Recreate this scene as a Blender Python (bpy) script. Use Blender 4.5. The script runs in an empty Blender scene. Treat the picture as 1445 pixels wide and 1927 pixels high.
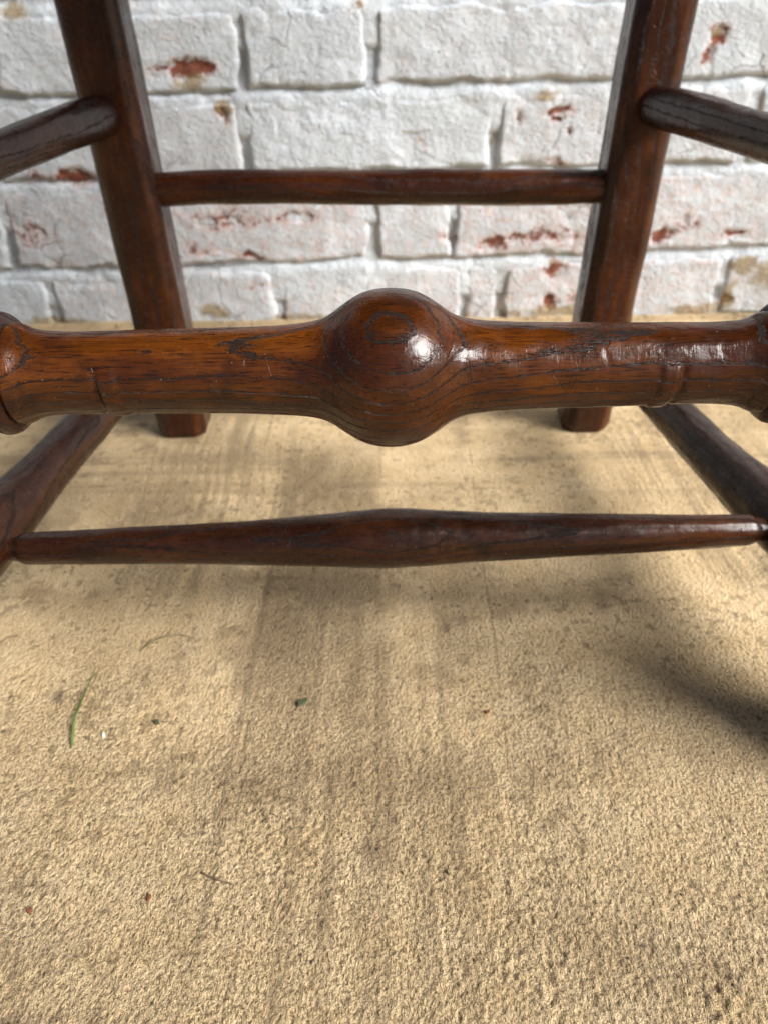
import bpy, bmesh, math, random
import numpy as np
from mathutils import Vector, Matrix

R = math.radians
S = bpy.context.scene
COL = S.collection

# ------------------------------------------------------------------ camera, world, sun, exposure
cam = bpy.data.cameras.new('camera')
cam.sensor_fit = 'HORIZONTAL'; cam.sensor_width = 36.0; cam.lens = 34.58
cam.clip_start = 0.01; cam.clip_end = 200
cam.dof.use_dof = True; cam.dof.focus_distance = 0.225; cam.dof.aperture_fstop = 20.0
camo = bpy.data.objects.new('camera', cam); COL.objects.link(camo)
camo.matrix_world = (Matrix.Translation((0, 0, .248)) @ Matrix.Rotation(R(90 - 33), 4, 'X')
                     @ Matrix.Rotation(R(-.8), 4, 'Z'))
S.camera = camo

SUN_EL, SUN_AZ = 37.0, 29.0          # azimuth measured from +X towards the camera side (-Y)
to_sun = Vector((math.cos(R(SUN_EL)) * math.cos(R(SUN_AZ)), -math.cos(R(SUN_EL)) * math.sin(R(SUN_AZ)), math.sin(R(SUN_EL))))
W = bpy.data.worlds.new('World'); S.world = W; W.use_nodes = True
nt = W.node_tree
bg = nt.nodes['Background']
sky = nt.nodes.new('ShaderNodeTexSky'); sky.sky_type = 'NISHITA'; sky.sun_disc = False
sky.sun_elevation = R(SUN_EL); sky.sun_rotation = R(90 + SUN_AZ)
sky.air_density = 0.8; sky.dust_density = 3.0; sky.ozone_density = 0.4
nt.links.new(sky.outputs[0], bg.inputs[0]); bg.inputs[1].default_value = 0.05
sl = bpy.data.lights.new('sun', 'SUN'); sl.energy = 5.0; sl.angle = R(31); sl.color = (1.0, .985, .965)
so = bpy.data.objects.new('sun', sl); COL.objects.link(so)
so.rotation_euler = to_sun.to_track_quat('Z', 'Y').to_euler(); so.location = (2, -1, 2)
S.view_settings.view_transform = 'Standard'; S.view_settings.look = 'None'
S.view_settings.gamma = 1.0; S.view_settings.exposure = 0.56
S.cycles.max_bounces = 8

# ------------------------------------------------------------------ numpy noise
def _hash(ix, iy, iz, seed):
    h = (ix.astype(np.int64) * 374761393 + iy.astype(np.int64) * 668265263 + iz.astype(np.int64) * 2147483647 + seed * 974634533) & 0xffffffff
    h = ((h ^ (h >> 13)) * 1274126177) & 0xffffffff
    h = ((h ^ (h >> 16)) * 2246822519) & 0xffffffff
    return ((h ^ (h >> 15)) & 0xffff) / 32767.5 - 1.0
def vnoise(x, y, z=None, seed=0):
    x = np.asarray(x, float); y = np.asarray(y, float)
    z = np.zeros_like(x) if z is None else np.asarray(z, float)
    x, y, z = np.broadcast_arrays(x, y, z)
    ix, iy, iz = np.floor(x), np.floor(y), np.floor(z)
    fx, fy, fz = x - ix, y - iy, z - iz
    fx, fy, fz = [t * t * t * (t * (6 * t - 15) + 10) for t in (fx, fy, fz)]
    r = 0
    zs = (0, 1) if np.any(fz) else (0,)
    for a in (0, 1):
        for b in (0, 1):
            for c in zs:
                w = (fx if a else 1 - fx) * (fy if b else 1 - fy) * (fz if c else 1 - fz)
                r = r + w * _hash(ix + a, iy + b, iz + c, seed)
    return r
def fbm(x, y, z=None, seed=0, oct=4, gain=.5):
    r = 0; a = 1; t = 0
    for k in range(oct):
        s = 2.03 ** k
        r = r + a * vnoise(x * s, y * s, None if z is None else z * s, seed + k * 17); t += a; a *= gain
    return r / t
def sstep(a, b, x):
    t = np.clip((x - a) / (b - a), 0, 1); return t * t * (3 - 2 * t)

# ------------------------------------------------------------------ object helpers
def link(name, me, mat=None, parent=None, smooth=True):
    o = bpy.data.objects.new(name, me); COL.objects.link(o)
    if mat: me.materials.append(mat)
    if smooth: me.polygons.foreach_set('use_smooth', [True] * len(me.polygons))
    if parent: o.parent = parent
    return o
def mesh_np(name, co, quads, tris=None):
    faces = [tuple(q) for q in quads] if tris is None else [tuple(q) for q in quads] + [tuple(t) for t in tris]
    me = bpy.data.meshes.new(name)
    if tris is None or len(tris) == 0:
        q = np.asarray(quads, np.int32)
        me.vertices.add(len(co)); me.vertices.foreach_set('co', np.asarray(co, np.float32).ravel())
        me.loops.add(q.size); me.loops.foreach_set('vertex_index', q.ravel())
        me.polygons.add(len(q)); me.polygons.foreach_set('loop_start', np.arange(0, q.size, 4, dtype=np.int32))
        me.update(calc_edges=True); me.validate()
    else:
        me.from_pydata([tuple(c) for c in co], [], faces); me.update()
    return me
def grid_quads(nu, nv, wrap_v=False):
    i = np.arange(nu - 1)[:, None]; j = np.arange(nv if wrap_v else nv - 1)[None, :]
    j2 = (j + 1) % nv
    return np.stack([i * nv + j, (i + 1) * nv + j, (i + 1) * nv + j2, i * nv + j2], -1).reshape(-1, 4)
def tag(o, label=None, cat=None, group=None, kind=None):
    if label: o['label'] = label
    if cat: o['category'] = cat
    if group: o['group'] = group
    if kind: o['kind'] = kind
    return o

# ------------------------------------------------------------------ node helper
class NT:
    def __init__(s, name):
        s.m = bpy.data.materials.new(name); s.m.use_nodes = True
        s.t = s.m.node_tree; s.b = s.t.nodes['Principled BSDF']
        s.co = s.t.nodes.new('ShaderNodeTexCoord').outputs['Object']
    def n(s, typ, **kw):
        nd = s.t.nodes.new(typ)
        for k, v in kw.items(): setattr(nd, k, v)
        return nd
    def put(s, sock, v):
        if isinstance(v, bpy.types.NodeSocket): s.t.links.new(v, sock)
        else: sock.default_value = v
    def math(s, op, a, b=0.0, c=0.0, clamp=False):
        nd = s.n('ShaderNodeMath', operation=op, use_clamp=clamp)
        for i, v in enumerate((a, b, c)): s.put(nd.inputs[i], v)
        return nd.outputs[0]
    def map(s, scale=(1, 1, 1), loc=(0, 0, 0), rot=(0, 0, 0), v=None):
        nd = s.n('ShaderNodeMapping'); s.put(nd.inputs[0], s.co if v is None else v)
        nd.inputs['Scale'].default_value = scale; nd.inputs['Location'].default_value = loc; nd.inputs['Rotation'].default_value = rot
        return nd.outputs[0]
    def noise(s, scale=1.0, detail=4.0, rough=.55, vec=None, dist=0.0):
        nd = s.n('ShaderNodeTexNoise'); s.put(nd.inputs['Vector'], s.co if vec is None else vec)
        nd.inputs['Scale'].default_value = scale; nd.inputs['Detail'].default_value = detail
        nd.inputs['Roughness'].default_value = rough; nd.inputs['Distortion'].default_value = dist
        return nd.outputs['Fac']
    def voro(s, scale, vec=None, feature='F1'):
        nd = s.n('ShaderNodeTexVoronoi', feature=feature); s.put(nd.inputs['Vector'], s.co if vec is None else vec)
        nd.inputs['Scale'].default_value = scale
        return nd.outputs['Distance']
    def ramp(s, f, a, b, lo=0.0, hi=1.0):
        nd = s.n('ShaderNodeMapRange', interpolation_type='SMOOTHSTEP'); s.put(nd.inputs[0], f)
        for i, v in zip((1, 2, 3, 4), (a, b, lo, hi)): nd.inputs[i].default_value = v
        return nd.outputs[0]
    def mix(s, f, a, b, mode='MIX'):
        nd = s.n('ShaderNodeMix', data_type='RGBA', blend_type=mode); s.put(nd.inputs[0], f)
        for sock, v in ((nd.inputs[6], a), (nd.inputs[7], b)):
            s.put(sock, v if isinstance(v, bpy.types.NodeSocket) else (*v, 1))
        return nd.outputs[2]
    def bump(s, h, dist, strength=1.0, normal=None):
        nd = s.n('ShaderNodeBump'); s.put(nd.inputs['Height'], h)
        nd.inputs['Distance'].default_value = dist; nd.inputs['Strength'].default_value = strength
        if normal is not None: s.put(nd.inputs['Normal'], normal)
        return nd.outputs[0]
    def attr(s, name):
        return s.n('ShaderNodeAttribute', attribute_name=name).outputs['Fac']
    def done(s, color, rough, normal=None, **kw):
        s.put(s.b.inputs['Base Color'], color if isinstance(color, bpy.types.NodeSocket) else (*color, 1))
        s.put(s.b.inputs['Roughness'], rough)
        if normal is not None: s.put(s.b.inputs['Normal'], normal)
        for k, v in kw.items(): s.put(s.b.inputs[k], v)
        return s.m

# ------------------------------------------------------------------ materials
def wood(name, light, mid, dark, n=(0, -.545, .839), spacing=.003, seed=0.0, rough=.2, wave=1.0, phase=0.0, contrast=.92, dent=.16):
    """Waxed ash: growth layers perpendicular to n cut by the turned surface; local X runs along the piece."""
    m = NT(name)
    dp = m.n('ShaderNodeVectorMath', operation='DOT_PRODUCT'); m.put(dp.inputs[0], m.co); dp.inputs[1].default_value = n
    s0 = m.math('MULTIPLY_ADD', dp.outputs['Value'], 1 / spacing, phase)
    w1 = m.noise(1, 2, .5, m.map((9, 30, 30), (seed, 0, 0)))
    w2 = m.noise(1, 3, .6, m.map((60, 220, 220), (seed, 3, 0)))
    s1 = m.math('MULTIPLY_ADD', w1, 2.4 * wave, s0)
    s1 = m.math('MULTIPLY_ADD', w2, .5 * wave, s1)
    fr = m.math('FRACT', s1)
    line = m.math('MULTIPLY', m.ramp(fr, .0, .06), m.ramp(fr, .06, .40, 1, 0))
    pores = m.noise(1, 4, .65, m.map((300, 2200, 2200), (seed, 1, 4)))
    pmask = m.ramp(m.math('MULTIPLY_ADD', line, .34, m.math('ADD', pores, -.34)), .40, .50)
    dash = m.ramp(m.noise(1, 2, .5, m.map((45, 120, 120), (seed, 8, 4))), .34, .50, .55, 1)
    pmask = m.math('MULTIPLY', pmask, dash)
    fleck = m.math('MULTIPLY', m.ramp(m.noise(1, 3, .6, m.map((130, 2600, 2600), (seed, 11, 4))), .53, .64), .85)
    fibre = m.noise(1, 3, .6, m.map((50, 1300, 1300), (seed, 7, 2)))
    blot = m.noise(1, 4, .6, m.map((18, 45, 45), (seed, 2, 9)))
    c = m.mix(m.ramp(blot, .38, .68), mid, light)
    c = m.mix(m.math('MULTIPLY', line, .45), c, mid)
    c = m.mix(m.ramp(fr, .45, 1.0, 0, .4), c, mid)
    c = m.mix(m.ramp(fibre, .35, .75, 0, .5), c, tuple(x * .5 for x in mid))
    c = m.mix(m.math('MULTIPLY', m.math('MAXIMUM', pmask, fleck), contrast), c, dark)
    grime = m.ramp(m.noise(1, 5, .68, m.map((30, 34, 34), (seed, 5, 5))), .50, .74, 0, .8)
    c = m.mix(grime, c, tuple(x * 1.4 for x in dark))
    sc = m.noise(1, 3, .6, m.map((300, 420, 420), (0, seed, 0)))
    scr = m.voro(1, m.map((260, 45, 60), (seed, 0, 0), (.3, .2, .5)), 'DISTANCE_TO_EDGE')
    scm = m.math('MULTIPLY', m.ramp(scr, .0, .012, 1, 0), m.ramp(m.noise(55, 2), .58, .70))
    dust = m.math('MULTIPLY', m.ramp(m.voro(420), .0, .11, 1, 0), m.ramp(m.noise(90, 2), .52, .62))
    c = m.mix(m.math('MULTIPLY', dust, .5), c, (.55, .42, .28))
    b = m.bump(pmask, .0004); b.node.invert = True
    b = m.bump(sc, .0005, .34, b)
    b = m.bump(m.noise(1, 3, .65, m.map((1500, 240, 240), (seed, 0, 3))), .0003, .22, b)
    b = m.bump(scm, .0005, .8, b); b.node.invert = True
    b = m.bump(m.noise(80, 2), .0020, dent, b)
    rg = m.math('ADD', m.math('MULTIPLY_ADD', pmask, .35, rough), m.math('MULTIPLY', m.ramp(m.noise(150, 4), .40, .75), .16))
    return m.done(c, rg, b, **{'Specular IOR Level': .38})

W_FRONT = wood('waxed_ash_front', (.140, .0385, .0042), (.045, .0110, .0020), (.006, .003, .002), spacing=.0034, seed=1.3, rough=.175, phase=.86, dent=.30)
W_CROSS = wood('waxed_ash_cross', (.082, .026, .0075), (.036, .0108, .0042), (.006, .003, .002), n=(0, -.72, .69), spacing=.0026, seed=4.1, rough=.25, phase=.2)
W_SIDE = wood('waxed_ash_side', (.058, .0165, .0055), (.022, .0066, .0028), (.007, .003, .002), n=(0, .6, .8), spacing=.004, seed=7.7, rough=.26, contrast=.7)
W_LEG = wood('waxed_ash_leg', (.092, .0235, .0050), (.031, .0076, .0022), (.009, .0035, .002), n=(0, .35, .93), spacing=.006, seed=2.9, rough=.22, wave=1.6, contrast=.5)
W_SEAT = wood('waxed_ash_seat', (.09, .028, .009), (.04, .0125, .005), (.01, .004, .0025), n=(0, .95, .3), spacing=.006, seed=5.9, rough=.3)

def brick_mat(name, mortar=False):
    m = NT(name)
    peel = m.attr('peel'); st = m.attr('stain'); tint = m.attr('tint')
    fine = m.noise(420, 5, .75); med = m.noise(95, 6, .72); big = m.noise(14, 3, .5)
    field = m.math('ADD', peel, m.math('MULTIPLY_ADD', fine, 1.5, -.75))
    field = m.math('ADD', field, m.math('MULTIPLY_ADD', med, 1.9, -.95))
    bare = m.ramp(field, .60, .68)
    thin = m.ramp(field, .18, .70, 0, .50)
    paint = m.mix(m.ramp(med, .35, .7), (.575, .625, .665), (.66, .715, .765))
    paint = m.mix(m.ramp(big, .42, .68, 0, .35), paint, (.57, .585, .59))
    paint = m.mix(m.math('MULTIPLY', m.ramp(m.noise(1, 6, .75, m.map((75, 75, 120), (2, 0, 1))), .46, .62, .08, .62), tint), paint, (.58, .42, .37))
    paint = m.mix(m.ramp(m.noise(1, 5, .7, m.map((40, 40, 55), (7, 0, 3))), .54, .68, 0, .45), paint, (.49, .51, .52))
    paint = m.mix(m.ramp(m.noise(420, 3, .6), .62, .78, 0, .30), paint, (.36, .34, .32))
    clay = m.mix(m.ramp(m.noise(120, 5, .7), .35, .7), (.30, .10, .060), (.13, .045, .032))
    clay = m.mix(m.ramp(m.noise(500, 3, .6), .60, .75, 0, .8), clay, (.03, .022, .02))
    c = m.mix(thin, paint, (.62, .36, .28))
    c = m.mix(bare, c, (.36, .27, .17) if mortar else clay)
    sm = m.ramp(m.math('ADD', st, m.math('MULTIPLY_ADD', med, .9, -.5)), .25, .75, 0, .85)
    c = m.mix(sm, c, m.mix(m.ramp(fine, .4, .65), (.40, .29, .14), (.16, .12, .065)))
    wv = m.n('ShaderNodeVectorMath', operation='MULTIPLY_ADD'); nz = m.n('ShaderNodeTexNoise'); nz.inputs['Scale'].default_value = 40; nz.inputs['Detail'].default_value = 4
    m.put(nz.inputs['Vector'], m.co); m.put(wv.inputs[0], nz.outputs['Color']); wv.inputs[1].default_value = (.022, .022, .022); m.put(wv.inputs[2], m.co)
    crk = m.math('MULTIPLY', m.ramp(m.voro(26, wv.outputs[0], 'DISTANCE_TO_EDGE'), .0, .022, 1, 0), m.ramp(m.noise(17, 3), .55, .66))
    c = m.mix(m.math('MULTIPLY', crk, .6), c, (.17, .15, .135))
    pits = m.math('MULTIPLY', m.ramp(m.voro(150, wv.outputs[0]), .12, .26, 1, 0), m.ramp(m.noise(24, 3), .54, .66))
    c = m.mix(m.math('MULTIPLY', pits, .45), c, (.30, .26, .24))
    rg = m.ramp(m.noise(30, 3), .34, .60, .4, 1.3)
    h = m.math('MULTIPLY', m.noise(1, 5, .7, m.map((230, 230, 300))), rg)
    h = m.math('SUBTRACT', h, m.math('ADD', m.math('MULTIPLY', bare, .35), m.math('MULTIPLY', m.math('ADD', crk, pits), .5)))
    b = m.bump(h, .0036, .85)
    b = m.bump(m.noise(700, 3, .6), .0010, .6, b)
    return m.done(c, .82, b, **{'Specular IOR Level': .3})
M_BRICK = brick_mat('painted_brick'); M_MORTAR = brick_mat('painted_mortar', True)

def ground_mat():
    m = NT('sandy_concrete')
    grit = m.attr('grit'); pit = m.attr('pit'); dark = m.attr('dark'); streak = m.attr('streak')
    fine = m.noise(1500, 3, .65); grain = m.noise(1, 3, .68, m.map((860, 560, 700))); big = m.noise(9, 4, .55); med = m.noise(45, 5, .6)
    c = m.mix(m.ramp(med, .32, .68), (.73, .530, .285), (.85, .645, .378))
    c = m.mix(m.ramp(big, .44, .66, 0, .45), c, (.60, .425, .225))
    c = m.mix(m.ramp(m.noise(22, 5, .65, m.map((1, .45, 1), (4, 2, 0))), .50, .72, 0, .50), c, (.50, .385, .235))
    c = m.mix(m.math('MULTIPLY', m.ramp(grain, .37, .52, .95, 0), m.math('MULTIPLY_ADD', grit, .62, .30)), c, (.29, .19, .09))  # darker sand between grains, with their cavity shade also painted into the colour
    c = m.mix(m.ramp(fine, .55, .75, 0, .65), c, (.90, .76, .51))
    c = m.mix(m.math('MULTIPLY', streak, .68), c, (.34, .24, .135))
    c = m.mix(m.math('MULTIPLY', pit, .45), c, (.20, .135, .07))
    c = m.mix(m.math('MULTIPLY', dark, .75), c, (.13, .09, .06))
    sp = m.math('MULTIPLY', m.ramp(m.voro(170), .10, .24, 1, 0), m.ramp(m.noise(38, 2), .50, .60))
    c = m.mix(m.math('MULTIPLY', sp, .65), c, (.10, .07, .045))
    sp2 = m.math('MULTIPLY', m.ramp(m.voro(330, m.map(loc=(3, 1, 0))), .06, .13, 1, 0), m.ramp(m.noise(60, 2, .5, m.map(loc=(1, 5, 0))), .56, .66))
    c = m.mix(m.math('MULTIPLY', sp2, .7), c, (.75, .68, .52))
    b = m.bump(m.math('MULTIPLY', grain, m.math('MULTIPLY_ADD', grit, .8, .28)), .0056, 1.0)
    b = m.bump(fine, .0006, .6, b)
    return m.done(c, m.ramp(fine, .3, .7, .72, .9), b, **{'Specular IOR Level': .3})
M_GROUND = ground_mat()

def plain(name, a, b, scale, rough=.6, dist=.0004):
    m = NT(name)
    f = m.noise(scale, 4, .6)
    return m.done(m.mix(m.ramp(f, .35, .65), a, b), rough, m.bump(f, dist, .6))
M_GRASS = plain('fresh_grass', (.06, .11, .022), (.17, .22, .07), 60, .5)
M_STRAW = plain('dry_grass', (.26, .21, .10), (.38, .31, .17), 300, .6)
M_TWIG = plain('twig_bark', (.11, .065, .04), (.19, .125, .08), 500, .7)
M_LEAF = plain('green_leaf', (.040, .052, .022), (.085, .10, .05), 400, .6)
M_CHIP = plain('brown_bark', (.11, .035, .015), (.20, .07, .03), 500, .6)
M_GRIT = plain('white_grit', (.75, .73, .68), (.85, .84, .80), 500, .5)
M_DARKGRIT = plain('dark_grit', (.05, .038, .025), (.12, .09, .06), 500, .8)

# ------------------------------------------------------------------ ground
def axis(segs):
    out = []
    for a, b, st in segs:
        n = max(1, int(round((b - a) / st))); out.append(np.linspace(a, b, n, endpoint=False))
    return np.concatenate(out + [[segs[-1][1]]])
gx = axis([(-4, -1, 1.0), (-1, -.5, .05), (-.5, -.21, .0030), (-.21, .21, .00058), (.21, .5, .0030), (.5, 1, .05), (1, 4, 1.0)])
gy = axis([(-4, -.5, .5), (-.5, .02, .02), (.02, .07, .004), (.07, .31, .00058), (.31, .60, .0012), (.60, .80, .0025), (.8, 1.2, .05)])
GX, GY = np.meshgrid(gx, gy, indexing='ij')
def ground_fields(x, y):
    wob = .0007 * vnoise(y * 22, y * 0, seed=91) + .00025 * vnoise(y * 140, y * 0, seed=92)
    xc = .0612 + (.4744 - y) * -.0448 + wob                       # long shallow trowel crease
    crease = np.exp(-((x - xc) / .0008) ** 2) * sstep(.17, .21, y) * sstep(.56, .5, y) * (.55 + .45 * vnoise(y * 60, y * 0, seed=93))
    ridge = np.exp(-((x + .062 + .002 * vnoise(y * 20, y * 0, seed=4)) / .0022) ** 2) * sstep(.10, .15, y) * sstep(.36, .3, y)
    brush = vnoise(x * 420 + 3 * vnoise(x * 8, y * 8, seed=6), y * 22, seed=5)
    brush2 = vnoise(x * 150 + vnoise(x * 8, y * 8, seed=16), y * 9, seed=15)
    area = sstep(-.2, .35, vnoise(x * 9, y * 5, seed=7))
    pitn = vnoise(x * 260, y * 230, seed=8) + .5 * vnoise(x * 560, y * 500, seed=9)
    pit = sstep(.55, .95, pitn + .35 * vnoise(x * 18, y * 18, seed=10))
    return crease, ridge, brush, brush2, area, pit
crease, ridge, brush, brush2, area, pit = ground_fields(GX, GY)
near = (np.abs(GX) < .6) & (GY > 0) & (GY < .9)
gz = (.0010 * fbm(GX * 12, GY * 12, seed=1, oct=3) + .00014 * fbm(GX * 90, GY * 80, seed=2, oct=2)
      + .00058 * fbm(GX * 600, GY * 520, seed=3, oct=2, gain=.5) * (.45 + .75 * sstep(.32, .12, GY)) * (.8 + .4 * vnoise(GX * 25, GY * 25, seed=38))
      + (.00016 * brush + .00014 * brush2) * area - .0004 * pit * sstep(-.1, .5, vnoise(GX * 11, GY * 11, seed=12)) - .0005 * crease + .0005 * ridge)
# settle the surface at zero around the four feet
for fx, fy in ((-.148, .502), (.15, .502), (-.194, .194), (.194, .194)):
    gz *= 1 - np.exp(-(((GX - fx) ** 2 + (GY - fy) ** 2) / .03 ** 2) ** 2)
gz += .0035 * np.exp(-((GY - .742) / .010) ** 2) * (.6 + .5 * vnoise(GX * 25, GX * 0, seed=33))     # sand drifted against the wall
gz = np.where(near, gz, 0)
co = np.stack([GX, GY, gz], -1).reshape(-1, 3)
me = mesh_np('ground', co, grid_quads(len(gx), len(gy)))
ground = tag(link('ground', me, M_GROUND), kind='structure')
def gheight(x, y):
    i = int(np.abs(gx - x).argmin()); j = int(np.abs(gy - y).argmin())
    return float(gz[max(0, i - 1):i + 2, max(0, j - 1):j + 2].max())
def put_attr(me, name, arr):
    a = me.attributes.new(name, 'FLOAT', 'POINT'); a.data.foreach_set('value', np.asarray(arr, np.float32).ravel())
put_attr(me, 'pit', np.clip(pit, 0, 1))
dk = crease * .42
for x, y, rx, ry, s in ((-.184, .508, .006, .004, .8), (.083, .447, .004, .005, .6), (.088, .415, .003, .003, .5), (-.095, .26, .012, .018, .5), (-.112, .24, .010, .012, .45),
                        (-.147, .233, .003, .006, .7), (.031, .275, .004, .010, .6), (.038, .28, .003, .007, .5), (.037, .252, .003, .004, .6), (-.115, .125, .015, .01, .4), (.09, .118, .02, .018, .2),
                        (.175, .283, .004, .003, .7), (.112, .29, .003, .003, .6), (.105, .255, .003, .003, .5), (.098, .208, .003, .002, .7), (.06, .125, .012, .02, .3), (-.118, .098, .020, .014, .7), (.088, .112, .016, .014, .15)):
    dk = dk + s * np.exp(-(((GX - x) / rx) ** 2 + ((GY - y) / ry) ** 2)) * (.85 + .9 * fbm(GX * 300, GY * 300, seed=44, oct=2))
put_attr(me, 'dark', np.clip(dk, 0, 1))
wv = .004 * vnoise(GX * 0 + 3, GY * 14, seed=51)
band = sstep(-.068, -.058, GX + wv) * sstep(.006, -.006, GX + wv) * sstep(.16, .24, GY) * sstep(.50, .42, GY)
cross_band = np.exp(-((GY - .193 - .008 * vnoise(GX * 9, GX * 0, seed=52)) / .012) ** 2) * sstep(-.2, .0, GX + .1 * vnoise(GX * 20, GY * 20, seed=53) + .06)
rough_ = .60 + .55 * fbm(GX * 130, GY * 26, seed=50, oct=3)
lines = 0
for lx, ly0, ly1, lw, ls in ((-.062, .09, .36, .0012, .8), (-.058, .12, .33, .0007, .6), (-.031, .2, .45, .0016, .5), (-.003, .18, .5, .0014, .7), (.003, .24, .42, .0008, .5), (.026, .08, .2, .001, .45), (.066, .14, .3, .0009, .5), (.086, .08, .24, .0013, .5), (-.105, .08, .2, .0012, .5), (-.14, .12, .3, .001, .4), (.125, .08, .2, .0012, .5)):
    wl = .0016 * vnoise(GY * 16 + lx * 400, GX * 0, seed=151) + .0006 * vnoise(GY * 90 + lx * 700, GX * 0, seed=152)
    lines = lines + ls * np.exp(-((GX - lx - wl) / lw) ** 2) * sstep(ly0, ly0 + .04, GY) * sstep(ly1, ly1 - .05, GY) * np.clip(.5 + .8 * vnoise(GY * 70, GX * 0 + lx * 99, seed=153), 0, 1)
stk = lines + area * (.45 * sstep(0, .7, brush) + .5 * sstep(.05, .7, brush2)) + 1.0 * band * rough_ + .9 * cross_band * rough_
stk = stk + .45 * np.exp(-((GX + .062 + wv) / .0016) ** 2) * sstep(.09, .14, GY) * sstep(.36, .3, GY) * rough_
stk = stk + .8 * sstep(-.1, .6, fbm(GX * 5 + 4, GY * 75, seed=55, oct=3)) * sstep(.34, .46, GY) + .45 * sstep(-.02, -.16, GX) * sstep(.33, .42, GY) * rough_
stk = stk + .95 * sstep(.08, .5, fbm(GX * 16, GY * 16, seed=57, oct=4, gain=.6)) * sstep(.2, .5, fbm(GX * 40 + 3, GY * 40, seed=58, oct=3) + .35)
dk2 = np.exp(-((GY - .736) / .009) ** 2) * (.6 + .6 * fbm(GX * 60, GY * 60, seed=59, oct=3))
stk = stk + dk2
gritm = np.clip(sstep(.30, .15, GY) * .75 + .45 * fbm(GX * 22, GY * 22, seed=77, oct=3) + .25 + .35 * band, 0, 1)
put_attr(me, 'grit', gritm)
put_attr(me, 'streak', np.clip(stk, 0, 1))

# ------------------------------------------------------------------ brick wall
WY = .745
wall = bpy.data.objects.new('brick_wall', None); COL.objects.link(wall); wall.location = (0, WY, 0)
tag(wall, 'old brick wall in flaking white paint with red clay and ochre stains showing through', 'wall')
RED = [(-.161, .224, .022, .008, 1.1), (-.188, .226, .014, .004, .7), (-.138, .193, .006, .013, .7), (-.284, .143, .022, .010, .95), (-.334, .094, .024, .013, .55), (-.312, .141, .019, .007, .6),
       (.289, .242, .011, .010, .95), (.284, .226, .007, .011, .7), (.160, .185, .017, .004, .8), (.159, .179, .010, .002, .8), (.123, .182, .003, .007, .7), (.174, .168, .003, .005, .7),
       (.163, .146, .014, .004, .65), (.171, .046, .010, .009, .8), (.171, .013, .007, .010, .8), (.354, .013, .007, .006, 1.1), (.064, .077, .010, .009, .55), (.109, .074, .019, .011, .6),
       (.147, .078, .048, .007, .5), (-.150, .102, .043, .011, .55), (-.078, .103, .034, .009, .55), (-.174, .073, .019, .007, .5), (-.123, .067, .014, .004, .6), (.277, .076, .010, .008, .75),
       (.344, .076, .022, .005, .7), (.295, .086, .014, .013, .5), (-.020, .268, .006, .004, .9), (.037, .163, .006, .005, .5), (-.115, .038, .029, .004, .5), (.20, .02, .02, .01, .5)]
OCH = [(-.162, .216, .024, .007, .8), (-.135, .197, .007, .009, 1), (.105, .165, .004, .018, .8), (.149, .200, .017, .006, .8), (-.005, .202, .007, .004, .5), (-.171, .017, .019, .008, .8),
       (.362, .045, .019, .010, .9), (-.302, .269, .019, .009, .8), (.040, .006, .038, .007, .6), (-.336, .009, .038, .006, .6), (-.227, .010, .029, .006, .6), (.319, .0, .038, .007, .6),
       (-.05, .004, .06, .006, .5), (.39, .035, .035, .02, .75), (.355, .02, .008, .02, .8), (.2, .004, .06, .006, .5)]
def spots(L, x, z):
    r = 0
    x, z = x + .007 * fbm(x * 55, z * 55, seed=301, oct=3, gain=.7), z + .006 * fbm(x * 60, z * 60, seed=311, oct=3, gain=.7)
    for cx, cz, rx, rz, s in L: r = np.maximum(r, s * np.exp(-(((x - cx) / rx) ** 2 + ((z - cz) / rz) ** 2) ** 1.3))
    return r + 0 * x
def wall_fields(x, z, extra=0.0):
    peel = spots(RED, x, z) + .20 * sstep(.25, .8, vnoise(x * 12, z * 16, seed=60)) + extra
    stain = spots(OCH, x, z) + .62 * np.exp(-(np.clip(z - .003, 0, 1) / .011) ** 2) * (.55 + .5 * fbm(x * 30, z * 30, seed=66, oct=3))
    return peel, stain
def tilt(x, z): return z + (.0105 + .006 * sstep(.15, .0, z)) * x
random.seed(4)
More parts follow.
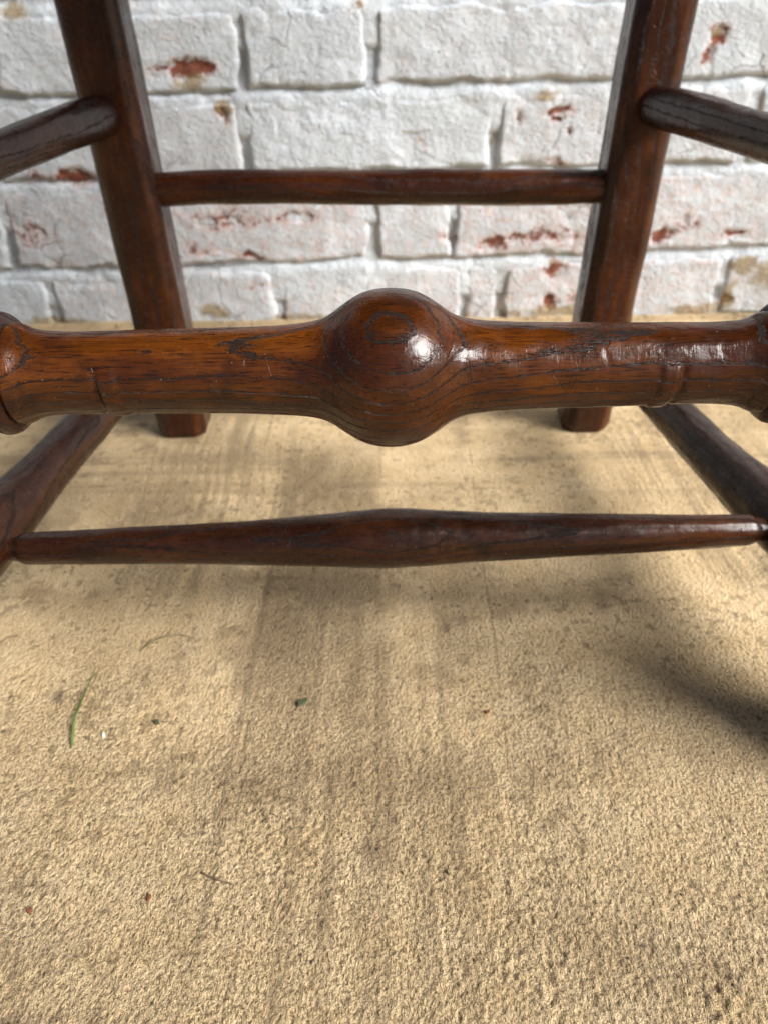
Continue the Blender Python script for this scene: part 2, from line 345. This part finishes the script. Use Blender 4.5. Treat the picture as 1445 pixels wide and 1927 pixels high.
def make_brick(x0, x1, z0, z1, seed, fine=True, extra=0.0, tint=0.0):
    rng = random.Random(seed)
    st = .0021 if fine else .007
    nu = int((x1 - x0) / st) + 2; nv = int((z1 - z0) / st) + 2
    a = np.linspace(0, 1, nu); b = np.linspace(0, 1, nv)
    A, B = np.meshgrid(a, b, indexing='ij')
    x = x0 + A * (x1 - x0); z = z0 + B * (z1 - z0)
    dx = np.minimum(x - x0, x1 - x); dz = np.minimum(z - z0, z1 - z)
    rr = .0040 + rng.uniform(-.0008, .0012) + .0022 * vnoise(x * 38, z * 38, seed=seed)
    ex = np.clip(1 - dx / rr, 0, 1); ez = np.clip(1 - dz / rr, 0, 1)
    e = np.clip(np.sqrt(ex ** 2 + ez ** 2), 0, 1)
    y = (.0048 - .0026 * sstep(.35, 1, B) * (dx > rr)) * (1 - np.sqrt(np.clip(1 - e ** 2, 0, 1)))
    y += rng.uniform(-.0014, .0010) + (A - .5) * rng.uniform(-.002, .002) + (B - .5) * rng.uniform(-.0015, .0015)
    peel, stain = wall_fields(x, z, extra)
    rough = rng.uniform(.7, 1.3)
    y += rough * (.0012 * fbm(x * 30, z * 36, seed=seed + 5, oct=3) + .00055 * fbm(x * 170, z * 200, seed=seed + 9, oct=2) * sstep(-.4, .6, vnoise(x * 22, z * 22, seed=seed + 17)))
    cr = np.abs(vnoise(x * 28 + seed, z * 34, seed=seed + 13)); y += .0011 * sstep(.06, .0, cr) * sstep(.1, .5, vnoise(x * 14, z * 14, seed=seed + 21))
    chip = sstep(.25, .7, fbm(x * 48, z * 48, seed=seed + 31, oct=3)) * np.clip(e + .35 * sstep(.012, .004, np.minimum(dx, dz)), 0, 1); y += .0045 * chip
    y += .0024 * sstep(.45, .75, peel + .25 * fbm(x * 160, z * 160, seed=3, oct=2))
    wx = .0026 * vnoise(z * 60, z * 0 + seed, seed=seed + 2) + .0008 * vnoise(z * 190, z * 0, seed=seed + 3)
    wz = .0024 * vnoise(x * 40, x * 0 + seed, seed=seed + 4) + .0008 * vnoise(x * 150, x * 0, seed=seed + 6)
    x = x + wx * (np.abs(A - .5) * 2) ** 2; z = tilt(x, z + wz * (np.abs(B - .5) * 2) ** 2)
    co = np.stack([x, y, z], -1)
    # returns: one more ring pushed back into the wall, so that the brick has a body
    full = np.zeros((nu + 2, nv + 2, 3)); full[1:-1, 1:-1] = co
    full[0, 1:-1] = co[0]; full[-1, 1:-1] = co[-1]; full[1:-1, 0] = co[:, 0]; full[1:-1, -1] = co[:, -1]
    full[0, 0], full[0, -1], full[-1, 0], full[-1, -1] = co[0, 0], co[0, -1], co[-1, 0], co[-1, -1]
    for sl in ((0, slice(None)), (-1, slice(None)), (slice(None), 0), (slice(None), -1)): full[sl + (1,)] = .05
    me = mesh_np('brick', full.reshape(-1, 3), grid_quads(nu + 2, nv + 2))
    pad = lambda f: np.pad(f, 1, mode='edge')
    put_attr(me, 'peel', pad(peel)); put_attr(me, 'stain', pad(stain)); put_attr(me, 'tint', np.full((nu + 2) * (nv + 2), tint))
    return link('brick', me, M_BRICK, wall)
beds = [-.012, .0565, .1358, .2051, .2718, .338, .407, .474, .542, .612, .680]
joints = [[-.785, -.56, -.333, -.1029, .0824, .1201, .3425, .57, .79],
          [-.82, -.59, -.3601, -.236, -.0076, .0689, .2323, .457, .69, .80],
          [-.80, -.57, -.3549, -.2453, -.121, .1054, .2296, .3358, .565, .79],
          [-.79, -.56, -.334, -.1167, -.0046, .2177, .445, .67, .80]]
tints = {(1, 3): 1., (1, 2): .7, (1, 4): .7, (1, 5): 1., (0, 3): .7, (0, 4): .8, (0, 5): .9, (1, 6): .8, (0, 2): .6, (2, 5): .5, (0, 6): .6, (3, 6): .5, (2, 6): .4, (2, 3): .35, (3, 4): .25}
extras = {(1, 3): .10, (1, 5): .10, (1, 6): .08, (0, 5): .12, (3, 6): .10, (0, 3): .06, (2, 5): .06, (1, 2): .05}
k = 0
for c in range(len(beds) - 1):
    J = joints[c] if c < 4 else [-.80] + [round(-.56 + .228 * i + (.114 if c % 2 else 0) + random.uniform(-.008, .008), 4) for i in range(6)] + [.80 if not c % 2 else .81]
    g = .0046
    for i in range(len(J) - 1):
        tight = (c, i) in ((1, 4), (0, 3))                         # joints filled flush with paint
        tl = (c, i - 1) in ((1, 4), (0, 3))
        x0, x1 = J[i] + (.0018 if tl else g * random.uniform(.7, 1.05)), J[i + 1] - (.0018 if tight else g * random.uniform(.7, 1.05))
        if x1 - x0 < .02: continue
        fine = c < 4 and x0 < .45 and x1 > -.45
        make_brick(x0, x1, beds[c] + random.uniform(.0040, .0062), beds[c + 1] - random.uniform(.0036, .0060), 100 + 37 * k, fine, extras.get((c, i), 0), tints.get((c, i), 0))
        k += 1
# mortar behind and between the bricks
mx = axis([(-.83, -.45, .01), (-.45, .45, .0028), (.45, .83, .01)]); mz = axis([(-.03, .30, .0026), (.30, .69, .01)])
MX, MZ = np.meshgrid(mx, mz, indexing='ij')
dbed = MZ[..., None] - np.array(beds); dbed = np.take_along_axis(dbed, np.abs(dbed).argmin(-1)[..., None], -1)[..., 0]
my = .0012 + .0036 * sstep(-.003, .005, dbed) + .0006 * sstep(.008, .012, np.abs(dbed)) + .0030 * fbm(MX * 35, MZ * 35, seed=70, oct=3) + .0006 * fbm(MX * 170, MZ * 170, seed=71, oct=2)
MZt = tilt(MX, MZ)
nu, nv = MX.shape
full = np.zeros((nu + 2, nv + 2, 3)); full[1:-1, 1:-1] = np.stack([MX, my, MZt], -1)
full[0] = full[1]; full[-1] = full[-2]; full[:, 0] = full[:, 1]; full[:, -1] = full[:, -2]
for sl in ((0, slice(None)), (-1, slice(None)), (slice(None), 0), (slice(None), -1)): full[sl + (1,)] = .10
me = mesh_np('mortar', full.reshape(-1, 3), grid_quads(nu + 2, nv + 2))
pl, stn = wall_fields(MX, MZ)
put_attr(me, 'peel', np.pad(pl * .8, 1, mode='edge')); put_attr(me, 'stain', np.pad(stn, 1, mode='edge')); put_attr(me, 'tint', np.zeros((nu + 2) * (nv + 2)))
link('mortar', me, M_MORTAR, wall)

# ------------------------------------------------------------------ chair
chair = bpy.data.objects.new('chair', None); COL.objects.link(chair); chair.location = (0, .35, 0)
tag(chair, 'dark polished wooden chair with bulbous turned front stretcher standing before white brick wall', 'chair')
CINV = Matrix.Translation((0, -.35, 0))
def spline(pts, t):
    xs = np.array([p[0] for p in pts], float); ys = np.array([p[1] for p in pts], float)
    h = np.diff(xs); d = np.diff(ys) / h
    mlist = np.zeros(len(xs)); mlist[0], mlist[-1] = d[0], d[-1]
    for i in range(1, len(xs) - 1):
        mlist[i] = 0 if d[i - 1] * d[i] <= 0 else 2 / (1 / d[i - 1] + 1 / d[i])
    i = np.clip(np.searchsorted(xs, t) - 1, 0, len(xs) - 2); u = (t - xs[i]) / h[i]
    return ((2 * u ** 3 - 3 * u ** 2 + 1) * ys[i] + (u ** 3 - 2 * u ** 2 + u) * h[i] * mlist[i] + (-2 * u ** 3 + 3 * u ** 2) * ys[i + 1] + (u ** 3 - u ** 2) * h[i] * mlist[i + 1])
def place(o, p0, p1, up=(0, 0, 1)):
    p0, p1 = Vector(p0), Vector(p1); x = (p1 - p0).normalized(); y = Vector(up).cross(x).normalized(); z = x.cross(y)
    M = Matrix((x, y, z)).transposed().to_4x4(); M.translation = (p0 + p1) / 2
    o.matrix_local = CINV @ M
def turned(name, p0, p1, prof, mat, nring=72, step=.0012, wob=.00025, seed=0, modify=None, bend=0.0, offset=0.0):
    """A lathe-turned bar from p0 to p1; prof gives (distance from its middle, radius)."""
    L = (Vector(p1) - Vector(p0)).length
    t = np.arange(-L / 2, L / 2 + step * .5, step); r = spline(prof, t)
    a = np.linspace(0, 2 * np.pi, nring, endpoint=False)
    T, A = np.meshgrid(t, a, indexing='ij'); RR = np.repeat(r[:, None], nring, 1)
    Y, Z = np.cos(A), np.sin(A)
    RR = RR + wob * (vnoise(T * 35, Y * 2.2, Z * 2.2, seed=seed) + .5 * vnoise(T * 110, Y * 4, Z * 4, seed=seed + 1))
    if modify: RR = modify(T, Y, Z, RR)
    by = bend * (vnoise(t * 9 + seed, t * 0, seed=seed + 3))[:, None]; bz = bend * (vnoise(t * 11 + seed, t * 0, seed=seed + 4))[:, None]
    co = np.stack([T, Y * RR + by, Z * RR + bz], -1).reshape(-1, 3)
    n = len(t); q = grid_quads(n, nring, True)[:, ::-1]
    co = np.vstack([co, [[t[0], by[0, 0], bz[0, 0]], [t[-1], by[-1, 0], bz[-1, 0]]]])
    j = np.arange(nring); j2 = (j + 1) % nring
    tri = [(len(co) - 2, int(b_), int(a_)) for a_, b_ in zip(j, j2)][::1] + [(len(co) - 1, int((n - 1) * nring + a_), int((n - 1) * nring + b_)) for a_, b_ in zip(j, j2)]
    me = mesh_np(name, co, q, tri)
    bm = bmesh.new(); bm.from_mesh(me); bmesh.ops.recalc_face_normals(bm, faces=bm.faces); bm.to_mesh(me); bm.free()
    o = link(name, me, mat, chair); place(o, p0, p1)
    return o

# front stretcher: bulb, hollow shoulders, worn beads, rims and rings towards the legs
q = .1585e-3
half = [(0, 148.5), (20, 147.4), (40, 143.5), (58, 137), (75, 127.5), (92, 116), (108, 104.5), (124, 96), (145, 90), (170, 86.3), (200, 83.8), (280, 80.5), (400, 78.5), (520, 76.5), (600, 76), (640, 78), (665, 83), (683, 91), (695, 94),
        (700, 90), (704, 86), (750, 86), (770, 90), (850, 94), (1000, 82), (1180, 66), (1280, 60)]
prof = [(-x * q, r * q) for x, r in half[:0:-1]] + [(x * q, r * q) for x, r in half]
def front_mod(T, Y, Z, RR):
    nd = -.545 * Y + .839 * Z
    worn = sstep(.42, .78, -.839 * Y - .545 * Z)
    for c, sgn in ((-.0815, 1), (.0800, -1)):
        d = (T - c) * sgn
        RR = RR + worn * (.0007 * np.exp(-((d - .0006) / .0026) ** 6) - .0006 * np.exp(-((d + .0030) / .0008) ** 2))
    RR = RR - .0005 * sstep(.3, .9, nd) * np.exp(-(T / .07) ** 4)                      # flattened by feet
    RR = RR + .00015 * vnoise(T * 55, Y * 1.5, Z * 1.5, seed=81)
    # knocks on the right-hand shaft
    th = np.arctan2(-.839 * Y - .545 * Z, nd)                                          # angle from the worn top towards the front
    for cx, ang, dep, wd in ((.0610, .38, .0007, .16), (.0618, .62, .0004, .08), (.0500, .28, .0004, .07), (.0385, .75, .0004, .10), (.0770, .34, .0004, .08), (.0940, .40, .0005, .14), (-.0560, .55, .0004, .08), (-.072, .2, .0003, .1), (-.108, .75, .0005, .15)):
        RR = RR - dep * .32 * np.exp(-(((T - cx - .004 * (th - ang)) / .0006) ** 2 + ((th - ang) / wd) ** 2))
    return RR
fs = turned('front_stretcher', (-.2, .2078, .1638), (.2052, .2084, .1644), prof, W_FRONT, nring=128, step=.0007, wob=.0002, seed=11, modify=front_mod)
cp = [(-26, 88), (-22, 96), (-16, 107), (-8, 112.5), (0, 114), (8, 112.5), (16, 107), (22, 97), (26, 88)]
for sx in (-1, 1):
    cm = 724 * q * sx + .0026
    co_ = turned('collar', (cm - 26 * q, .2081, .1641), (cm + 26 * q, .2081, .1641), [(a * q, b * q) for a, b in cp], W_SIDE, nring=96, step=.00045, wob=.0002, seed=14 + sx)
    bpy.context.view_layer.update(); mw = co_.matrix_world.copy(); co_.parent = fs; co_.matrix_local = fs.matrix_world.inverted() @ mw

# cross stretcher between the lower side stretchers
q = .2428e-3
cl = [(-712, 22), (-695, 23), (-690, 27), (-680, 30), (-600, 31.5), (-400, 37), (-250, 43), (-120, 49.5), (-60, 54), (0, 57), (60, 54), (120, 49), (300, 42.5), (480, 36), (640, 30.5), (676, 29), (690, 24), (712, 20)]
turned('cross_stretcher', (-.1706, .275, .0525), (.1740, .2771, .0556), [(a * q, b * q) for a, b in cl], W_CROSS, nring=80, seed=21, wob=.0003, bend=.0004)

rl = [(-.15, .0098), (-.125, .0100), (-.09, .0101), (-.05, .0099), (-.01, .0102), (.04, .0106), (.08, .0107), (.12, .0104), (.15, .0100)]
turned('rear_stretcher', (-.1385, .500, .1672), (.1425, .500, .1662), rl, W_LEG, seed=31, wob=.0003, bend=.0012, nring=48, step=.002)
sd = [(-.17, .0092), (-.14, .0108), (-.07, .0118), (0, .0126), (.05, .0146), (.09, .0152), (.13, .0152), (.17, .011)]
turned('side_stretcher', (.163, .488, .056), (.1955, .2, .055), sd, W_SIDE, seed=41, wob=.0005, bend=.0012, nring=48, step=.002)
turned('side_stretcher', (-.166, .488, .056), (-.1905, .2, .053), sd, W_SIDE, seed=42, wob=.0005, bend=.0012, nring=48, step=.002)
su = [(-.17, .0105), (-.13, .0112), (-.08, .0105), (-.03, .0095), (.02, .0094), (.1, .0096), (.14, .0095), (.17, .0088)]
turned('side_stretcher', (.160, .492, .2105), (.2, .2, .198), su, W_SIDE, seed=43, wob=.0003, bend=.0012, nring=48, step=.002)
turned('side_stretcher', (-.160, .492, .2105), (-.2, .2, .189), su, W_SIDE, seed=44, wob=.0003, bend=.0012, nring=48, step=.002)

# rear legs: square posts with chamfered edges, running up into the back
def square_leg(x0, x1, y0, seed, rot):
    H = .86; w = .0348; d = .038; ch = .0066
    t = np.concatenate([[0, .0012, .003, .006], np.arange(.012, H - .004, .006), [H - .003, H]])
    rings = []
    for tt in t:
        k = 1.0
        if tt < .006: k = 1 - .10 * (1 - tt / .006) ** 2
        if tt > H - .004: k = .93
        hw, hd = w / 2 * k, d / 2 * k
        pts = []
        cs = ch * (1 + .25 * float(vnoise(np.array([tt * 20.]), np.array([seed * 1.]), seed=seed)[0]))
        corner = [(1, 1), (-1, 1), (-1, -1), (1, -1)]
        for (sx, sy) in corner:
            a = (sx * hw, sy * (hd - cs)); b = (sx * (hw - cs), sy * hd)
            if sx * sy > 0: seq = [a, b]
            else: seq = [b, a]
            (ax, ay), (bx, by) = seq
            for u in (0, .18, .5, .82, 1):
                px, py = ax + (bx - ax) * u, ay + (by - ay) * u
                out = .12 * cs * (1 - (2 * u - 1) ** 2); pts.append((px + sx * out * .7, py + sy * out * .7))
        # fill the flats
        full = []
        for i, p in enumerate(pts):
            full.append(p); nx = pts[(i + 1) % len(pts)]
            if i % 5 == 4:
                for u in (.06, .3, .5, .7, .94): full.append((p[0] + (nx[0] - p[0]) * u, p[1] + (nx[1] - p[1]) * u))
        rings.append(full)
    P = np.array(rings); n, mR = P.shape[:2]
    T = np.repeat(t[:, None], mR, 1)
    nz = .00035 * vnoise(P[..., 0] * 70, P[..., 1] * 70, T * 30, seed=seed + 2)
    P = P * (1 + nz[..., None] / .016)
    ox = x0 + (x1 - x0) * T / .265
    oy = .35 * np.clip(T - .46, 0, 1) ** 2                        # back rakes above the seat
    cr, sr = math.cos(rot), math.sin(rot)
    X = P[..., 0] * cr - P[..., 1] * sr; Yc = P[..., 0] * sr + P[..., 1] * cr
    # local axes: x along the post so that the grain follows it
    co = np.stack([T, Yc + oy, -(X + ox - x0)], -1).reshape(-1, 3)
    qd = grid_quads(n, mR, True)
    me = bpy.data.meshes.new('leg')
    me.from_pydata([tuple(c) for c in co], [], [tuple(int(v) for v in f) for f in qd] + [tuple(range(mR)), tuple(range((n - 1) * mR, n * mR))]); me.update()
    bm = bmesh.new(); bm.from_mesh(me); bmesh.ops.recalc_face_normals(bm, faces=bm.faces); bm.to_mesh(me); bm.free()
    o = link('leg', me, W_LEG, chair)
    M = Matrix(((0, 0, -1), (0, 1, 0), (1, 0, 0))).to_4x4(); M.translation = (x0, y0, -.0004)
    o.matrix_local = CINV @ M
    return o
square_leg(-.1480, -.1590, .503, 3, R(3))
square_leg(.1498, .1600, .503, 5, R(-2))
# front legs, turned
fl = [(-.225, .0185), (-.205, .0195), (-.18, .0200), (-.14, .0195), (-.05, .0200), (.1, .0200), (.2, .0195), (.225, .018)]
for sx in (-1, 1):
    turned('leg', (sx * .194, .194, -.0004), (sx * .203, .203, .4396), fl, W_LEG, seed=61 + sx, nring=40, step=.004)
# seat and back slats, above the picture
bm = bmesh.new()
ring = [(-.235, .165), (.235, .165), (.185, .52), (-.185, .52)]
lo = [bm.verts.new((x, y - .35, .425)) for x, y in ring]; hi = [bm.verts.new((x, y - .35, .452)) for x, y in ring]
bm.faces.new(lo[::-1]); bm.faces.new(hi)
for i in range(4): bm.faces.new((lo[i], lo[(i + 1) % 4], hi[(i + 1) % 4], hi[i]))
bmesh.ops.bevel(bm, geom=list(bm.edges), offset=.008, segments=3, affect='EDGES', profile=.6)
me = bpy.data.meshes.new('seat'); bm.to_mesh(me); bm.free()
link('seat', me, W_SEAT, chair)
for zc in (.62, .78):
    bm = bmesh.new(); rows = []
    for i in range(21):
        u = i / 20; x = -.182 + .364 * u + .004; yb = .153 + .35 * (zc - .46) ** 2 + .016 * math.sin(math.pi * u)
        hh = .022 + .014 * math.sin(math.pi * u)
        rows.append([bm.verts.new(c_) for c_ in ((x, yb - .005, zc - .024), (x, yb + .005, zc - .024), (x, yb + .005, zc + hh), (x, yb - .005, zc + hh))])
    for a_, b_ in zip(rows, rows[1:]):
        for j in range(4): bm.faces.new((a_[j], a_[(j + 1) % 4], b_[(j + 1) % 4], b_[j]))
    bm.faces.new(rows[0][::-1]); bm.faces.new(rows[-1])
    bmesh.ops.recalc_face_normals(bm, faces=bm.faces)
    me = bpy.data.meshes.new('back_slat'); bm.to_mesh(me); bm.free(); link('back_slat', me, W_SEAT, chair)

# ------------------------------------------------------------------ litter on the concrete
def blade(name, pts, width, mat, label, cat, fold=.35, group=None):
    """A narrow folded leaf following pts (x, y, height above ground), widest near its base."""
    n = 26; P = np.array(pts, float); s = np.linspace(0, 1, len(P)); u = np.linspace(0, 1, n)
    X = np.interp(u, s, P[:, 0]); Y = np.interp(u, s, P[:, 1]); Hh = np.interp(u, s, P[:, 2])
    ker = np.ones(5) / 5
    sm = lambda v: np.convolve(np.pad(v, 2, mode='reflect', reflect_type='odd'), ker, 'valid')
    X, Y, Hh = sm(X), sm(Y), sm(Hh)
    tx, ty = np.gradient(X), np.gradient(Y); L = np.hypot(tx, ty); px, py = -ty / L, tx / L
    w = width * np.clip(np.minimum(1.0, (u + .03) * 7), .3, 1) * (1 - u ** 1.6 * .9)
    org = (float(X.mean()), float(Y.mean()), 0)
    bm = bmesh.new(); top = []; bot = []
    for i in range(n):
        z = gheight(X[i], Y[i]) + Hh[i] + .0003
        row = [(X[i] + px[i] * w[i] * k, Y[i] + py[i] * w[i] * k, z + abs(k) * w[i] * fold * 2) for k in (-.5, 0, .5)]
        top.append([bm.verts.new((a - org[0], b - org[1], c + .00018)) for a, b, c in row])
        bot.append([bm.verts.new((a - org[0], b - org[1], c)) for a, b, c in row])
    for i in range(n - 1):
        for j in range(2):
            bm.faces.new((top[i][j], top[i + 1][j], top[i + 1][j + 1], top[i][j + 1])); bm.faces.new((bot[i][j], bot[i][j + 1], bot[i + 1][j + 1], bot[i + 1][j]))
        for j in (0, 2): bm.faces.new((top[i][j], bot[i][j], bot[i + 1][j], top[i + 1][j]))
    for i in (0, n - 1):
        for j in range(2): bm.faces.new((top[i][j], top[i][j + 1], bot[i][j + 1], bot[i][j]))
    bmesh.ops.recalc_face_normals(bm, faces=bm.faces)
    me = bpy.data.meshes.new(name); bm.to_mesh(me); bm.free()
    o = link(name, me, mat); o.location = org
    return tag(o, label, cat, group)
blade('grass_blade', [(-.1308, .2040, 0), (-.1325, .2110, .0005), (-.1345, .2184, .0012), (-.1348, .2250, .0012), (-.1350, .238, .0008), (-.1356, .2518, 0)], .0015, M_GRASS,
      'single fresh green grass blade with a bent base lying on sandy concrete', 'grass blade')
blade('dry_grass_blade', [(-.1180, .2610, 0), (-.1130, .2680, .0008), (-.1060, .2715, .001), (-.0990, .2722, .0008), (-.0935, .2700, 0)], .0012, M_STRAW,
      'curled pale dry grass blade on sandy concrete', 'grass blade')
def tube(name, pts, r, mat, label, cat):
    P = np.array(pts, float); n = 16; s = np.linspace(0, 1, len(P)); u = np.linspace(0, 1, n)
    C = np.stack([np.interp(u, s, P[:, i]) for i in range(2)], -1)
    org = C.mean(0); bm = bmesh.new(); rows = []
    t = (C[-1] - C[0]) / np.linalg.norm(C[-1] - C[0]); p = np.array((-t[1], t[0]))
    for i in range(n):
        rr = r * (1 - .35 * u[i]) * (1 + .2 * math.sin(i * 2.1)); z0 = gheight(*C[i]) + rr * .8
        rows.append([bm.verts.new((C[i][0] - org[0] + p[0] * rr * math.cos(a), C[i][1] - org[1] + p[1] * rr * math.cos(a), z0 + rr * math.sin(a))) for a in np.linspace(0, 2 * math.pi, 8, endpoint=False)])
    for a_, b_ in zip(rows, rows[1:]):
        for j in range(8): bm.faces.new((a_[j], a_[(j + 1) % 8], b_[(j + 1) % 8], b_[j]))
    bm.faces.new(rows[0]); bm.faces.new(rows[-1]); bmesh.ops.recalc_face_normals(bm, faces=bm.faces)
    me = bpy.data.meshes.new(name); bm.to_mesh(me); bm.free()
    o = link(name, me, mat); o.location = (org[0], org[1], 0); return tag(o, label, cat)
tube('twig', [(-.0662, .1494), (-.0600, .1466), (-.0541, .1450)], .00042, M_TWIG, 'thin brown twig lying on bare sandy concrete', 'twig')
def flake(name, x, y, size, mat, label, cat, seed, thick=.0009, group=None, asp=.6):
    rng = random.Random(seed); bm = bmesh.new(); n = 9; a0 = rng.uniform(0, 6); z = gheight(x, y)
    top, bot = [], []
    for i in range(n):
        a = 2 * math.pi * i / n; r = size * rng.uniform(.6, 1.0)
        lx, ly = math.cos(a) * r, math.sin(a) * r * asp
        xx, yy = lx * math.cos(a0) - ly * math.sin(a0), lx * math.sin(a0) + ly * math.cos(a0)
        zz = z + rng.uniform(0, size * .25)
        bot.append(bm.verts.new((xx, yy, zz - .0002))); top.append(bm.verts.new((xx * .85, yy * .85, zz + thick)))
    bm.faces.new(bot[::-1]); c = bm.verts.new((0, 0, z + thick * 1.3))
    for i in range(n):
        j = (i + 1) % n; bm.faces.new((bot[i], bot[j], top[j], top[i])); bm.faces.new((top[i], top[j], c))
    me = bpy.data.meshes.new(name); bm.to_mesh(me); bm.free()
    o = link(name, me, mat, smooth=False); o.location = (x, y, 0); return tag(o, label, cat, group)
flake('leaf_fragment', -.0374, .2271, .0034, M_LEAF, 'small crumpled dark green leaf fragment on concrete, the larger of two', 'leaf', 1)
flake('leaf_fragment', -.0991, .2178, .0023, M_LEAF, 'tiny green leaf fragment on concrete beside the green grass blade and white chip', 'leaf', 2, asp=.45)
flake('bark_chip', -.0824, .1404, .0016, M_CHIP, 'reddish brown bark chip on concrete near the thin twig', 'bark chip', 3, asp=.5)
flake('bark_chip', -.1215, .1364, .0014, M_CHIP, 'reddish brown bark chip lying alone, farther from the thin twig', 'bark chip', 4)
flake('bark_chip', .0435, .2205, .0016, M_CHIP, 'small brown bark chip beside the long crease in the concrete', 'bark chip', 5, asp=.5)
flake('stone_chip', -.1199, .2110, .0011, M_GRIT, 'bright white stone chip beside the green grass blade', 'stone chip', 6, .0010)
for i, (x, y) in enumerate(((.0212, .1475), (.0052, .1480))):
    flake('sand_pebble', x, y, .0012 - .0004 * i, M_STRAW, ('larger of two straw coloured pebbles bedded in the sandy concrete', 'smaller of two straw coloured pebbles bedded in the sandy concrete')[i], 'pebble', 20 + i, .0009, 'pebbles in the concrete', .9)
# loose grit nobody could count
rng = random.Random(9); V = []; Fc = []; spots_ = []
for i in range(520):
    if i < 260: y = .09 + rng.random() ** 1.3 * .63; x = rng.uniform(-1, 1) * (.1 + y * .55); s = rng.uniform(.0002, .00075)
    else: y = .742 - abs(rng.gauss(0, .014)); x = rng.uniform(-.5, .5); x += .03 * math.sin(x * 60); s = rng.uniform(.0004, .0016)
    z = gheight(x, y)
    b0 = len(V)
    for sx, sy, sz in ((1, 0, .2), (0, 1, .2), (-1, 0, .2), (0, -1, .2), (0, 0, 1), (0, 0, -.6)):
        V.append((x + s * sx * rng.uniform(.6, 1.2), y + s * sy * rng.uniform(.6, 1.2), z + s * sz * rng.uniform(.5, .9)))
    for a, b in ((0, 1), (1, 2), (2, 3), (3, 0)): Fc += [(b0 + a, b0 + b, b0 + 4), (b0 + b, b0 + a, b0 + 5)]
me = bpy.data.meshes.new('loose_grit'); me.from_pydata(V, [], Fc); me.update()
tag(link('loose_grit', me, M_DARKGRIT, smooth=False), 'fine dark grit scattered over the sandy concrete', 'grit', kind='stuff')
